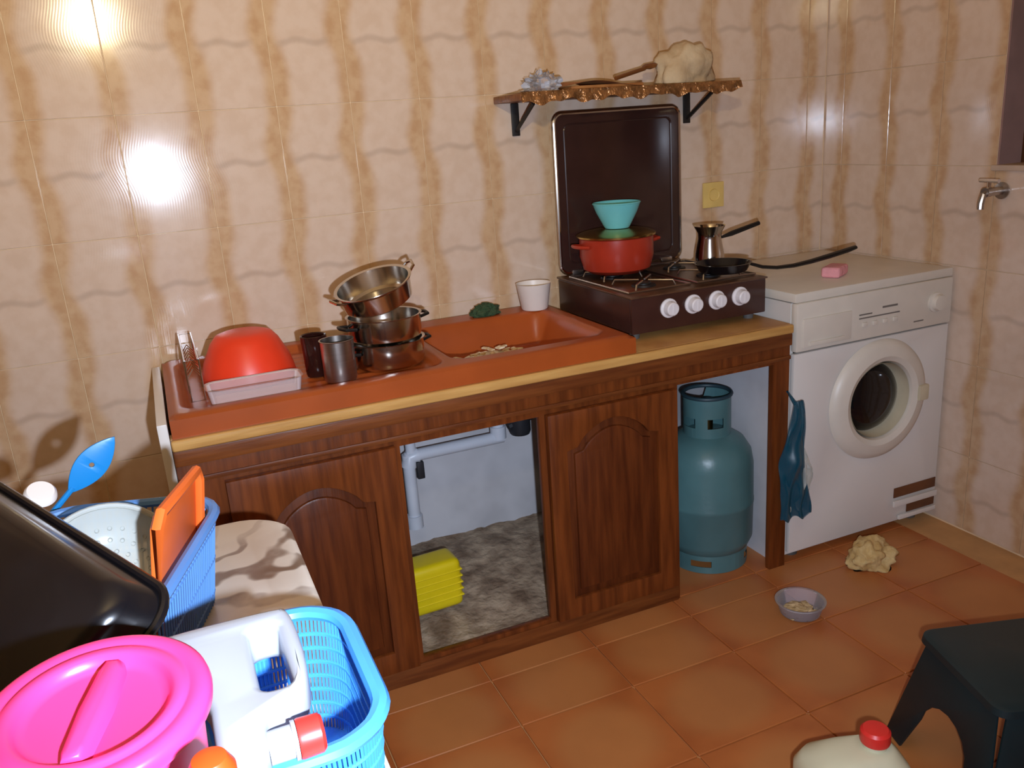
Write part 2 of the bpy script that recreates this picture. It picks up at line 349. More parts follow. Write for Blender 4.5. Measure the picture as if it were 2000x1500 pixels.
# rough bare screed under the sink
def screed(u, v):
    x, y = -1.235+u*0.825, -0.56+v*0.55
    return Vector((x, y, 0.035+0.05*ss(y, -0.5, -0.05)+0.010*noise.noise(Vector((x*9, y*9, 0)))+0.006*noise.noise(Vector((x*40, y*40, 3)))))
so = obj('bare_screed', B().grid(screed, 60, 40), 'screed', fl_o); so['label'] = 'rough brown bare screed under the sink'
# window in the right wall
rv = struct(obj('window_1', B().box(XR+0.09, XR+0.13, WY0-0.05, WY0, WZ0, WZ1).box(XR+0.09, XR+0.13, WY1, WY1+0.05, WZ0, WZ1).box(XR+0.09, XR+0.13, WY1+0.05, WY0-0.05, WZ0, WZ0+0.05).box(XR+0.09, XR+0.13, WY1+0.05, WY0-0.05, WZ1-0.05, WZ1).box(XR+0.095, XR+0.125, -1.11, -1.07, WZ0+0.05, WZ1-0.05), 'winwood'))
obj('window_reveal', B().box(XR+0.0, XR+0.09, WY0-0.006, WY0, WZ0, WZ1).box(XR, XR+0.09, WY1, WY1+0.006, WZ0, WZ1).box(XR, XR+0.09, WY1+0.006, WY0-0.006, WZ1-0.006, WZ1), 'reveal', rv)
obj('window_sill', B().box(XR-0.012, XR+0.09, WY1-0.01, WY0+0.01, WZ0-0.012, WZ0+0.004, 0.003), 'plaster', rv)
obj('window_pane', B().box(XR+0.105, XR+0.112, -1.07, WY0-0.05, WZ0+0.05, WZ1-0.05), 'night', rv)
obj('window_pane', B().box(XR+0.105, XR+0.112, WY1+0.05, -1.11, WZ0+0.05, WZ1-0.05), 'night', rv)

# ------------------------------------------------------------------ base cabinet
CX0, CX1, CY, CZ = -1.66, 0.0, -0.567, 0.742
cab = thing('base_cabinet', 'long dark-stained wooden base cabinet with arched doors under the terracotta sink', 'cabinet', (-0.83, -0.3, 0))
off = Vector((0.83, 0.3, 0))
def cp(name, b, m, label=None):
    o = obj(name, b, m, cab, off)
    if label: o['label'] = label
    return o
outer = [(CX0, 0.0), (-0.40, 0.0), (-0.383, 0.0), (-0.383, 0.655), (-0.058, 0.655), (-0.058, 0.0), (CX1, 0.0), (CX1, CZ), (CX0, CZ)]
holes = [[(-1.166, 0.062), (-0.80, 0.062), (-0.80, 0.647), (-1.166, 0.647)], [(-1.56, 0.08), (-1.2, 0.08), (-1.2, 0.63), (-1.56, 0.63)], [(-0.76, 0.08), (-0.42, 0.08), (-0.42, 0.63), (-0.76, 0.63)]]
cp('face_frame', B().curve(outer, holes, 0.02, 0.0015, T(0, CY-0.01, 0) @ XZ), 'wood')
cp('top_moulding', B().box(CX0, CX1, CY-0.030, CY-0.02, 0.706, 0.742, 0.004).box(CX0, CX1, CY-0.026, CY-0.02, 0.664, 0.676, 0.003), 'woodx')
cp('plinth_board', B().box(CX0+0.002, -0.39, CY-0.024, CY-0.0205, 0.0, 0.05, 0.001), 'woodx')
cp('end_panel', B().box(CX0-0.022, CX0-0.001, -0.575, -0.012, 0.0, 0.80, 0.002), 'appl', 'white painted end panel')
cp('side_panel', B().box(-0.018, -0.002, CY, -0.012, 0.0, CZ), 'white_board', 'white inner side panel')
cp('divider', B().box(-0.402, -0.386, CY, -0.012, 0.0, CZ), 'white_board', 'white inner divider')
cp('divider', B().box(-1.26, -1.244, CY, -0.012, 0.0, 0.64), 'wood')
cp('back_panel', B().box(CX0, CX1, -0.011, -0.001, 0.0, CZ), 'white_board', 'whitewashed back panel')
def arch(x0, x1, z0, zs, zp, n=14):
    c = (x0+x1)/2; pts = [(x0, z0), (x1, z0), (x1, zs)]
    a = x1-0.22*(x1-x0)*0.5; b_ = x0+0.22*(x1-x0)*0.5
    for i in range(n+1):
        t = i/n; pts.append((a+(b_-a)*t, zs+0.006+(zp-zs)*math.sin(PI*t)**0.75))
    pts.append((x0, zs)); return pts
def door(x0, x1, z0, z1, px0, px1, pz0, pzs, pzp):
    ar = arch(px0, px1, pz0, pzs, pzp)
    d = cp('door', B().curve([(x0, z0), (x1, z0), (x1, z1), (x0, z1)], [ar], 0.022, 0.003, T(0, CY-0.032, 0) @ XZ), 'wood')
    ins = arch(px0+0.022, px1-0.022, pz0+0.022, pzs-0.012, pzp-0.024)
    obj('door_panel', B().curve(ar, [], 0.008, 0.001, T(0, CY-0.027, 0) @ XZ).curve(ins, [], 0.014, 0.006, T(0, CY-0.033, 0) @ XZ), 'panelw', d)
    return d
door(-1.567, -1.182, 0.057, 0.655, -1.505, -1.245, 0.115, 0.53, 0.588)
door(-0.786, -0.398, 0.057, 0.652, -0.735, -0.46, 0.115, 0.545, 0.606)

ct = thing('worktop', 'golden brown worktop with a rounded wooden front edge under sink and cooker', 'worktop', (-0.25, -0.3, 0.742))
o2 = Vector((0.25, 0.3, -0.742))
obj('top_board', B().box(-0.50, 0.0, -0.585, -0.012, 0.7425, 0.768, 0.002).box(CX0, -0.50, -0.585, -0.55, 0.7425, 0.768, 0.002).box(CX0, -0.50, -0.04, -0.012, 0.7425, 0.768, 0.002), 'counter', ct, o2)
obj('front_edge', B().box(CX0, 0.0, -0.603, -0.5855, 0.7425, 0.768, 0.006, 3), 'trim', ct, o2)

# ------------------------------------------------------------------ sink
SX0, SX1, SY0, SY1, SZ = -1.655, -0.512, -0.592, -0.03, 0.818
def sdbox(x, y, x0, x1, y0, y1, r):
    dx, dy = abs(x-(x0+x1)/2)-(x1-x0)/2+r, abs(y-(y0+y1)/2)-(y1-y0)/2+r
    return math.hypot(max(dx, 0), max(dy, 0))+min(max(dx, dy), 0)-r
def sink_h(x, y):
    z = SZ
    z -= 0.020*ss(-sdbox(x, y, -1.625, -1.018, -0.555, -0.085, 0.05), 0.0, 0.018)
    z -= 0.092*ss(-sdbox(x, y, -0.995, -0.555, -0.535, -0.13, 0.06), 0.0, 0.05)
    if -1.58 < x < -1.06 and -0.50 < y < -0.13: z += 0.004*max(0, math.cos((y)*2*PI/0.045))*ss(min(x+1.58, -1.06-x), 0, 0.03)
    d = -sdbox(x, y, SX0, SX1, SY0, SY1, 0.03); z -= 0.008*(1-ss(d, 0.0, 0.012))
    return z
b = B(); nx, ny = 150, 74
b.grid(lambda u, v: Vector((SX0+u*(SX1-SX0), SY0+v*(SY1-SY0), sink_h(SX0+u*(SX1-SX0), SY0+v*(SY1-SY0)))), nx, ny)
for pa, pb, nn0 in (((SX0, SY0), (SX1, SY0), nx), ((SX1, SY0), (SX1, SY1), ny), ((SX0, SY1), (SX0, SY0), ny)):
    b.grid(lambda u, v: Vector((pa[0]+u*(pb[0]-pa[0]), pa[1]+u*(pb[1]-pa[1]), 0.7685 + (sink_h(pa[0]+u*(pb[0]-pa[0]), pa[1]+u*(pb[1]-pa[1]))-0.7685)*v)), nn0, 3)
sk = thing('sink', 'wide terracotta resin sink with a ridged drainer and one basin', 'sink', (-1.08, -0.31, 0.768))
obj('sink_body', b, 'sink', sk, (1.08, 0.31, -0.768), ang=50)
obj('drain', B().lathe([(0, 0.003), (0.018, 0.003), (0.02, 0.006), (0.034, 0.006), (0.038, 0.002), (0.038, -0.004)], 24), 'steel', sk, (1.08-0.78, 0.31-0.33, 0.7265-0.768))

# ------------------------------------------------------------------ washing machine
wm = thing('washing_machine', 'white front-loading washing machine in the corner beside the cabinet', 'washing machine', (0.32, -0.3, 0))
W0, W1, WF = 0.018, 0.628, -0.5875
wo = Vector((-0.32, 0.3, 0))
def wp(name, b, m, label=None, parent=None):
    o = obj(name, b, m, parent or wm, wo if parent is None else (0, 0, 0))
    if label: o['label'] = label
    return o
circ = [(0.345+0.135*math.cos(2*PI*i/48), 0.475+0.135*math.sin(2*PI*i/48)) for i in range(48)]
wp('front_panel', B().curve([(W0, 0.035), (W1, 0.035), (W1, 0.672), (W0, 0.672)], [circ], 0.02, 0.004, T(0, WF+0.012, 0) @ XZ), 'appl')
wp('cabinet_shell', B().box(W0, W0+0.012, WF+0.023, -0.03, 0.02, 0.82).box(W1-0.012, W1, WF+0.023, -0.03, 0.02, 0.82).box(W0+0.012, W1-0.012, -0.042, -0.03, 0.02, 0.82).box(W0+0.012, W1-0.012, WF+0.023, -0.042, 0.02, 0.034), 'appl')
wp('top_lid', B().box(W0-0.002, W1+0.002, WF+0.002, -0.028, 0.822, 0.85, 0.006), 'applp')
cpn = wp('control_panel', B().box(W0, W1, WF-0.004, WF+0.022, 0.677, 0.822, 0.008), 'applp')
wp('detergent_drawer', B().box(W0+0.02, W0+0.20, WF-0.010, WF-0.0042, 0.69, 0.775, 0.003).box(W0+0.04, W0+0.17, WF-0.016, WF-0.010, 0.694, 0.706, 0.002), 'applp')
kn = wp('program_dial', B().lathe([(0, 0), (0.031, 0), (0.031, 0.006), (0.025, 0.009), (0.023, 0.022), (0, 0.024)], 28, T(0.556, WF-0.004, 0.752) @ RX(PI/2)), 'applp')
for i, x in enumerate((0.27, 0.31, 0.35, 0.39)):
    wp('button', B().box(x-0.009, x+0.009, WF-0.011, WF-0.0042, 0.718, 0.732, 0.003), 'applp')
wp('panel_print', B().box(0.25, 0.41, WF-0.0048, WF-0.0043, 0.742, 0.746).box(0.25, 0.30, WF-0.0048, WF-0.0043, 0.753, 0.757).box(0.34, 0.40, WF-0.0048, WF-0.0043, 0.764, 0.77).box(0.47, 0.51, WF-0.0048, WF-0.0043, 0.70, 0.704), 'ink')
dr = wp('door', B().lathe([(0.118, -0.05), (0.120, 0.0), (0.126, 0.018), (0.142, 0.026), (0.168, 0.022), (0.186, 0.012), (0.192, 0.0), (0.186, -0.003), (0.13, -0.003)], 64, T(0.345, WF, 0.475) @ RX(PI/2)), 'applp')
obj('door_funnel', B().lathe([(0.1185, 0.012), (0.117, -0.004), (0.111, -0.028), (0.108, -0.034)], 48, T(0.345, WF, 0.475) @ RX(PI/2)), 'funnel', dr)['label'] = 'ivory inner ring'
obj('door_glass', B().lathe([(0.1095, -0.031), (0.100, -0.018), (0.075, -0.004), (0.038, 0.004), (0, 0.006)], 48, T(0.345, WF, 0.475) @ RX(PI/2)), 'dglass', dr)['label'] = 'dark glass bowl'
obj('door_handle', B().box(0.485, 0.525, WF-0.034, WF-0.018, 0.45, 0.50, 0.006), 'funnel', dr)
wp('kick_opening', B().box(0.44, W1-0.006, WF-0.0005, WF+0.0016, 0.118, 0.152, 0.0006).box(0.50, W1-0.006, WF-0.0005, WF+0.0016, 0.055, 0.088, 0.0006), 'kick', 'rusty brown kick-plate opening')
wp('kick_flap', B().box(0.43, W1-0.01, WF-0.014, WF-0.006, 0.092, 0.112, 0.002, mx=None).box(0.46, W1-0.008, WF-0.010, WF-0.0008, 0.040, 0.054, 0.002), 'appl')
wp('foot', B().lathe([(0, 0), (0.022, 0), (0.022, 0.012), (0.012, 0.014), (0.012, 0.021), (0, 0.021)], 16, T(0.07, -0.53, 0)), 'rubber')
wp('foot', B().lathe([(0, 0), (0.022, 0), (0.022, 0.012), (0.012, 0.014), (0.012, 0.021), (0, 0.021)], 16, T(0.575, -0.53, 0)), 'rubber')
tag(obj('sponge', B().box(-0.045, 0.045, -0.028, 0.028, 0, 0.032, 0.010, 3), 'pinksoap', None, (0.285, -0.45, 0.851), (0, 0, 0.5)), 'small pink sponge lying on the washing machine top', 'sponge')

# ------------------------------------------------------------------ cooker
SXa, SXb, SYf, SYb, Z0, Z1 = -0.462, -0.012, -0.492, -0.045, 0.788, 0.893
st = thing('gas_cooker', 'dark brown tabletop gas cooker with white knobs and raised lid', 'cooker', (-0.237, -0.27, 0.768))
sof = Vector((0.237, 0.27, -0.768))
def sp_(name, b, m, label=None, parent=None):
    o = obj(name, b, m, parent or st, sof if parent is None else (0, 0, 0))
    if label: o['label'] = label
    return o
sp_('body', B().box(SXa, SXb, SYf+0.012, SYb, Z0, Z1-0.006, 0.006), 'brown')
sp_('front_panel', B().box(SXa, SXb, SYf, SYf+0.0118, Z0, Z1-0.004, 0.004), 'brown')
sp_('hob_plate', B().box(SXa-0.004, SXb+0.004, SYf-0.004, SYb+0.002, Z1-0.0055, Z1, 0.0025), 'stovetop')
for x in (SXa+0.03, SXb-0.03):
    for y in (SYf+0.04, SYb-0.04):
        sp_('foot', B().lathe([(0, 0), (0.014, 0), (0.016, 0.0195), (0, 0.0195)], 16, T(x, y, 0.7685)), 'rubber')
for x in (-0.345, -0.265, -0.185, -0.105):
    k = sp_('knob', B().lathe([(0, 0), (0.027, 0), (0.027, 0.004), (0.021, 0.007), (0.019, 0.024), (0.016, 0.027), (0, 0.027)], 28, T(x, SYf, 0.848) @ RX(PI/2)), 'knob', 'white knob')
    obj('pointer', B().box(x-0.003, x+0.003, SYf-0.0285, SYf-0.0272, 0.836, 0.862, 0.0005), 'knob', k)
BX, BY = (-0.345, -0.12), (-0.365, -0.185)
for x in BX:
    for y in BY:
        sp_('burner', B().lathe([(0, 0.012), (0.018, 0.012), (0.022, 0.009), (0.022, 0.006), (0.034, 0.005), (0.036, 0.0005), (0, 0.0005)], 24, T(x, y, Z1)), 'iron')
for x in BX:
    b = B(); zt = Z1+0.017
    for yy in BY:
        for a in range(4):
            an = a*PI/2+PI/4
            b.tube([(x+0.014*math.cos(an), yy+0.014*math.sin(an), zt), (x+0.085*math.cos(an), yy+0.085*math.sin(an), zt), (x+0.092*math.cos(an), yy+0.092*math.sin(an), Z1+0.003)], 0.003, 6)
    b.tube([(x-0.1, SYf+0.04, Z1+0.004), (x+0.1, SYf+0.04, Z1+0.004), (x+0.1, SYb-0.05, Z1+0.004), (x-0.1, SYb-0.05, Z1+0.004)], 0.0035, 6, closed=True)
    sp_('pan_support', b, 'steel_dull')
# lid standing up at the back
LZ0, LZ1, LX0, LX1, LY = 0.90, 1.388, -0.462, -0.012, -0.060
ld = sp_('lid', B().curve(rrect(LX0, LX1, LZ0, LZ1, 0.03), [], 0.012, 0.003, T(0, LY, 0) @ XZ), 'lidbrown', 'dark brown raised lid')
obj('lid_frame', B().tube([(x, LY-0.004, z) for x, z in rrect(LX0+0.003, LX1-0.003, LZ0+0.003, LZ1-0.003, 0.028)], 0.006, 8, closed=True), 'steel', ld)['label'] = 'bright metal lid rim'
obj('lid_inset', B().tube([(x, LY-0.0065, z) for x, z in rrect(LX0+0.035, LX1-0.035, LZ0+0.035, LZ1-0.035, 0.02)], 0.003, 6, closed=True), 'lidbrown', ld)
for x in (LX0+0.06, LX1-0.06): sp_('hinge', B().box(x-0.02, x+0.02, LY-0.012, LY+0.008, Z1+0.0005, Z1+0.02, 0.003), 'steel_dull')

# things on the cooker
pz = Z1+0.0205
rp = thing('cooking_pot', 'red enamel pot with gold-rimmed lid on back burner', 'pot', (-0.330, -0.19, pz))
obj('body', B().lathe([(0, 0), (0.082, 0), (0.102, 0.012), (0.112, 0.05), (0.112, 0.105), (0.116, 0.108), (0.109, 0.108), (0.107, 0.05), (0.08, 0.006), (0, 0.005)], 40), 'redpot', rp)
obj('lid', B().lathe([(0.119, 0.109), (0.120, 0.114), (0.108, 0.120), (0.07, 0.128), (0.0, 0.130)], 40), 'brass', rp)['label'] = 'gold-rimmed lid'
for s in (-1, 1): obj('handle', B().tube([(s*0.110, -0.03, 0.085), (s*0.135, -0.025, 0.088), (s*0.14, 0, 0.088), (s*0.135, 0.025, 0.088), (s*0.110, 0.03, 0.085)], 0.006, 8), 'redpot', rp)
tag(obj('bowl', B().lathe([(0, 0), (0.036, 0), (0.040, 0.006), (0.062, 0.048), (0.071, 0.072), (0.073, 0.073), (0.071, 0.076), (0.066, 0.072), (0.036, 0.010), (0, 0.008)], 36), 'teal', None, (-0.325, -0.19, pz+0.131)), 'teal plastic bowl standing on the red pot lid', 'bowl')
jg = thing('coffee_pot', 'small steel long-handled coffee pot on the right burner', 'pot', (-0.050, -0.275, pz))
obj('body', B().lathe([(0, 0), (0.040, 0), (0.045, 0.006), (0.043, 0.03), (0.035, 0.075), (0.036, 0.092), (0.047, 0.112), (0.0475, 0.114), (0.044, 0.113), (0.033, 0.09), (0.04, 0.02), (0, 0.005)], 32), 'steel', jg)
obj('handle', B().tube([(0.036, -0.01, 0.075), (0.07, -0.015, 0.083), (0.17, -0.02, 0.105)], [0.004, 0.008, 0.007], 8), 'blackp', jg)['label'] = 'black handle'
fp = thing('frying_pan', 'black frying pan on front burner, handle pointing over the washing machine', 'pan', (-0.125, -0.405, pz))
fp.location = (-0.262, -0.372, pz)
# the pan's own axis: handle reaches to the right
obj('body', B().lathe([(0, 0), (0.060, 0), (0.068, 0.004), (0.080, 0.026), (0.082, 0.027), (0.078, 0.027), (0.064, 0.006), (0, 0.004)], 40), 'black', fp)
fp.location = (-0.118, -0.432, pz)
obj('handle', B().tube([(0.076, 0.002, 0.019), (0.10, 0.001, 0.010), (0.14, -0.002, -0.004), (0.19, -0.006, -0.012), (0.25, -0.010, -0.013), (0.31, -0.014, -0.008), (0.38, -0.018, 0.001), (0.45, -0.02, 0.011), (0.48, -0.02, 0.016)], [0.006, 0.007, 0.008, 0.008, 0.009, 0.010, 0.011, 0.011, 0.009], 10, flat=0.7), 'blackp', fp)

# ------------------------------------------------------------------ shelf above the cooker and what lies on it
sh = thing('wall_shelf', 'narrow brown wall shelf with glinting foil edge above the cooker', 'shelf', (-0.25, -0.1, 1.418))
sho = Vector((0.25, 0.1, -1.418))
obj('board', B().box(-0.625, 0.115, -0.205, -0.009, 1.424, 1.444, 0.003), 'shelf', sh, sho)
def frill(u, v):
    x = -0.625+u*0.74; z = 1.446-v*(0.030+0.005*math.sin(x*42)+0.004*math.sin(x*97))
    return Vector((x, -0.209-0.004*math.sin(x*130)*v-0.006*v, z))
obj('foil_edging', B().grid(frill, 160, 5), 'foil', sh, sho)['label'] = 'crinkled gold foil edging'
for x in (-0.56, 0.05): obj('bracket', B().box(x-0.012, x+0.012, -0.018, -0.009, 1.33, 1.4235, 0.002).tube([(x, -0.018, 1.345), (x, -0.15, 1.417)], 0.006, 6), 'iron', sh, sho)
def lump(rx, ry, rz, f, amp, seed, n=24, flat=0.0):
    t = bmesh.new(); bmesh.ops.create_uvsphere(t, u_segments=n, v_segments=n//2+4, radius=1)
    for v in t.verts:
        d = v.co.normalized(); a = 1+amp*noise.noise(d*f+Vector((seed, seed*2, 0)))+amp*0.5*noise.noise(d*f*2.3+Vector((seed, 0, 5)))
        v.co = Vector((d.x*rx*a, d.y*ry*a, max(d.z*rz*a, -rz*0.35)+rz*0.35))
    return B().add(t)
tag(obj('cloth_bundle', lump(0.095, 0.06, 0.088, 1.5, 0.42, 1.3, 48), 'cloth', None, (-0.02, -0.11, 1.446), ang=180), 'pale cloth bundle heaped on the right of the shelf', 'cloth')
tag(obj('plastic_bag', lump(0.055, 0.05, 0.036, 3.5, 0.6, 4.1, 32), 'clear', None, (-0.52, -0.125, 1.446)), 'crinkled clear plastic bag on the left end of the shelf', 'bag')
tag(obj('cardboard_piece', B().grid(lambda u, v: Vector((-0.13+0.26*u, -0.07+0.14*v, 0.012+0.010*math.sin(u*5)+0.008*v*math.sin(u*9))), 20, 8).box(-0.12, 0.12, -0.06, 0.06, 0, 0.011, 0.003), 'bread', None, (-0.33, -0.115, 1.4455)), 'flat brown cardboard piece lying mid-shelf', 'cardboard')
tag(obj('wooden_spoon', B().tube([(-0.08, 0, 0.008), (0.06, 0, 0.018)], 0.006, 8).lathe([(0, -0.008), (0.02, -0.004), (0.024, 0.004), (0.016, 0.009), (0, 0.006)], 18, T(0.085, 0, 0.02)), 'shelf', None, (-0.225, -0.14, 1.4725), (0, -0.12, 0.35)), 'brown wooden spoon across the cardboard on the shelf', 'spoon')
so_ = thing('wall_socket', 'ivory square wall socket on the tiles right of the cooker lid', 'socket', (0.155, -0.0085, 1.09))
obj('plate', B().box(-0.042, 0.042, -0.008, 0, -0.042, 0.042, 0.003), 'socket', so_)
obj('socket_insert', B().lathe([(0, 0.002), (0.018, 0.002), (0.02, 0.004), (0.021, 0.0)], 24, T(0, -0.008, 0) @ RX(PI/2)), 'socket', so_)
tp = thing('water_tap', 'small dark metal water tap on the right wall under the window', 'tap', (XR-0.0075, -0.72, 1.085), (0, 0, 0))
obj('body', B().lathe([(0, 0), (0.024, 0), (0.024, 0.004), (0.012, 0.006), (0.012, 0.05), (0.014, 0.052), (0.014, 0.07), (0, 0.07)], 20, RY(-PI/2)).tube([(-0.06, 0, 0), (-0.075, 0, -0.006), (-0.082, 0, -0.03), (-0.082, 0, -0.045)], 0.009, 10), 'steel_dull', tp)
obj('handle', B().tube([(-0.055, 0, 0.01), (-0.055, 0, 0.03)], 0.005, 8).tube([(-0.055, -0.03, 0.032), (-0.055, 0.03, 0.032)], 0.006, 8), 'chrome', tp)

# ------------------------------------------------------------------ things on the sink and drainer
DZ = 0.8025
tag(obj('washing_up_bowl', B().lathe([(0, 0.118), (0.05, 0.118), (0.068, 0.112), (0.082, 0.095), (0.104, 0.05), (0.112, 0.02), (0.114, 0.006), (0.119, 0.002), (0.119, 0.0), (0.110, 0.0), (0.10, 0.05), (0.078, 0.09), (0.05, 0.112), (0, 0.113)], 44), 'redbowl', None, (-1.455, -0.30, DZ)), 'bright red plastic bowl upside down on the drainer', 'bowl')
tag(obj('clear_tray', B().loft([rloop(0.20, 0.078, 0.02, 0.0), rloop(0.212, 0.088, 0.024, 0.034), rloop(0.220, 0.096, 0.028, 0.036), rloop(0.208, 0.084, 0.022, 0.033), rloop(0.196, 0.074, 0.018, 0.003)]), 'clearpink', None, (-1.462, -0.474, DZ+0.0005), (0, 0, 0.0)), 'clear plastic tray in front of the red bowl', 'tray')
rk = thing('dish_rack', 'small chrome wire plate rack at the left end of the drainer', 'rack', (-1.588, -0.30, DZ+0.001))
for y in (-0.16, 0.16): obj('rail', B().tube([(-0.014, y, 0.004), (0.016, y, 0.004), (0.016, y, 0.10), (-0.014, y, 0.10)], 0.0025, 6, closed=True), 'chrome', rk)
b = B()
for x in (-0.014, 0.016):
    for z in (0.004, 0.10): b.tube([(x, -0.16, z), (x, 0.16, z)], 0.0022, 6)
obj('side_wires', b, 'chrome', rk)
for i in range(9):
    y = -0.14+i*0.035; obj('wire', B().tube([(0.016, y, 0.004), (0.016, y, 0.055), (0.001, y, 0.075), (-0.014, y, 0.055), (-0.014, y, 0.004)], 0.0018, 6), 'chrome', rk)
tag(obj('glass_mug', B().lathe([(0, 0), (0.026, 0), (0.028, 0.006), (0.032, 0.10), (0.030, 0.102), (0.027, 0.10), (0.024, 0.008), (0, 0.006)], 28), 'mug', None, (-1.302, -0.395, DZ+0.001), (0, 0, 2.5)), 'dark brown glass mug between red bowl and steel pots', 'mug')
scup = thing('steel_beaker', 'tall steel beaker standing in front left of the stacked pots', 'beaker', (-1.262, -0.475, DZ+0.001))
obj('body', B().lathe([(0, 0), (0.036, 0), (0.039, 0.004), (0.040, 0.098), (0.042, 0.10), (0.038, 0.10), (0.036, 0.006), (0, 0.005)], 32), 'steel_dull', scup)
def pot(name, label, loc, r, h, rot=(0, 0, 0), hang=0.3):
    t = thing(name, label, 'pot', loc, rot)
    obj('body', B().lathe([(0, 0), (r*0.9, 0), (r*0.97, 0.006), (r, 0.02), (r, h), (r+0.004, h+0.003), (r-0.003, h+0.002), (r-0.004, 0.02), (r*0.9, 0.004), (0, 0.004)], 44), 'steel', t)
    for s in (0, PI):
        mx = RZ(hang+s); obj('handle', B().tube([(r-0.002, -0.026, h*0.72), (r+0.024, -0.022, h*0.78), (r+0.03, 0, h*0.80), (r+0.024, 0.022, h*0.78), (r-0.002, 0.026, h*0.72)], 0.0045, 8, mx=mx), 'blackp', t)
    return t
pot('cooking_pot', 'lower steel pot of the stack on the drainer', (-1.122, -0.395, DZ+0.001), 0.094, 0.062)
pot('cooking_pot', 'upper steel pot of the stack on the drainer', (-1.122, -0.395, DZ+0.0665), 0.092, 0.058, hang=0.25)
bp_ = thing('steel_pan', 'shiny steel pan tilted on top of the stacked pots', 'pan', (-1.128, -0.395, 0.960), (0.16, -0.26, 0))
obj('body', B().lathe([(0, 0), (0.076, 0), (0.086, 0.006), (0.093, 0.05), (0.099, 0.055), (0.099, 0.057), (0.091, 0.055), (0.083, 0.010), (0.076, 0.004), (0, 0.004)], 48), 'steel', bp_)
for s in (0, PI): obj('handle', B().tube([(0.092, -0.022, 0.045), (0.112, -0.018, 0.056), (0.118, 0, 0.062), (0.112, 0.018, 0.056), (0.092, 0.022, 0.045)], 0.004, 8, mx=RZ(0.2+s)), 'steel', bp_)
tag(obj('scouring_pad', lump(0.045, 0.03, 0.026, 2.5, 0.35, 2.2, 24), 'green', None, (-0.735, -0.092, 0.8185)), 'dark green scouring pad on the back rim of the sink', 'scourer')
tag(obj('cup', B().lathe([(0, 0), (0.038, 0), (0.041, 0.004), (0.053, 0.078), (0.054, 0.080), (0.051, 0.079), (0.038, 0.007), (0, 0.006)], 30), 'cup', None, (-0.578, -0.11, 0.8185)), 'white cup on the back corner of the sink rim', 'cup')
random.seed(3); b = B()
for i in range(70):
    a, rr = random.random()*2*PI, random.random()**0.6
    x, y = -0.77+0.17*rr*math.cos(a), -0.36+0.11*rr*math.sin(a)
    b.box(-0.012, 0.012, -0.006, 0.006, 0, 0.005, 0.0015, 1, T(x, y, (0.7605 if math.hypot(x+0.82, y+0.36) < 0.105 else sink_h(x, y)+0.008)+0.012*random.random()*(1-rr)) @ RZ(random.random()*6) @ RX(random.uniform(-.4, .4)))
tag(obj('food_scraps', b, 'debris'), 'pale food scraps scattered in the sink basin', 'food scraps', kind='stuff')
tag(obj('side_plate', B().lathe([(0, 0.006), (0.05, 0.005), (0.085, 0.020), (0.088, 0.021), (0.086, 0.017), (0.05, 0.0), (0, 0.0)], 40), 'cup', None, (-0.82, -0.36, 0.7345), (0.0, 0.0, 0)), 'pale plate lying in the sink basin', 'plate')

# ------------------------------------------------------------------ inside the open bays
gb = thing('gas_bottle', 'teal green gas bottle standing in the right cabinet bay', 'gas bottle', (-0.163, -0.415, 0.0))
obj('bottle_body', B().lathe([(0, 0.035), (0.10, 0.04), (0.125, 0.06), (0.138, 0.09), (0.140, 0.20), (0.1415, 0.203), (0.1415, 0.213), (0.140, 0.216), (0.139, 0.33), (0.132, 0.37), (0.112, 0.402), (0.08, 0.422), (0.045, 0.432), (0, 0.434)], 48), 'gas', gb)
b = B(); n = 48; t = bmesh.new(); L = []
for i in range(n): 
    a = 2*PI*i/n; L.append([t.verts.new((0.122*math.cos(a), 0.122*math.sin(a), z)) for z in (0.001, 0.022, 0.042, 0.066)])
for i in range(n):
    p, q = L[i], L[(i+1) % n]
    for k in range(3):
        if k == 1 and (i % 12) in (4, 5, 6, 7): continue
        t.faces.new((p[k], q[k], q[k+1], p[k+1]))
bmesh.ops.solidify(t, geom=t.faces[:], thickness=0.004)
obj('foot_ring', b.add(t), 'gas', gb)
t = bmesh.new(); L = []
for i in range(37):
    a = 2*PI*i/36; hi = 0.545 if not (10 <= i <= 15) else 0.50
    L.append([t.verts.new((0.072*math.cos(a-0.6), 0.072*math.sin(a-0.6), z)) for z in (0.424, 0.455, 0.485, hi)])
for i in range(36):
    p, q = L[i], L[i+1]
    for k in range(3):
        if k == 1 and (i in (3, 4, 5, 6, 20, 21, 22, 23, 27, 28, 29, 30)): continue
        t.faces.new((p[k], q[k], q[k+1], p[k+1]))
bmesh.ops.solidify(t, geom=t.faces[:], thickness=0.004)
obj('collar', B().add(t), 'gas', gb)
obj('collar_rim', B().tube([(0.072*math.cos(2*PI*i/36), 0.072*math.sin(2*PI*i/36), 0.548) for i in range(36)], 0.006, 8, closed=True), 'gasd', gb)['label'] = 'dark collar rim'
obj('valve', B().lathe([(0, 0.43), (0.018, 0.43), (0.018, 0.47), (0.012, 0.475), (0.012, 0.50), (0, 0.50)], 16).tube([(0, 0, 0.482), (0.05, -0.02, 0.482)], 0.009, 8), 'valve', gb)['label'] = 'brass valve'
obj('regulator', B().lathe([(0, 0.50), (0.028, 0.50), (0.032, 0.506), (0.032, 0.522), (0.02, 0.53), (0, 0.531)], 24), 'gasd', gb)['label'] = 'dark regulator'
yj = thing('jerrycan', 'yellow plastic jerrycan lying in the open bay under the sink', 'jerrycan', (-1.075, -0.36, 0.067), (0, 0, 0.05))
b = B().box(-0.088, 0.088, -0.05, 0.05, 0, 0.145, 0.022, 4)
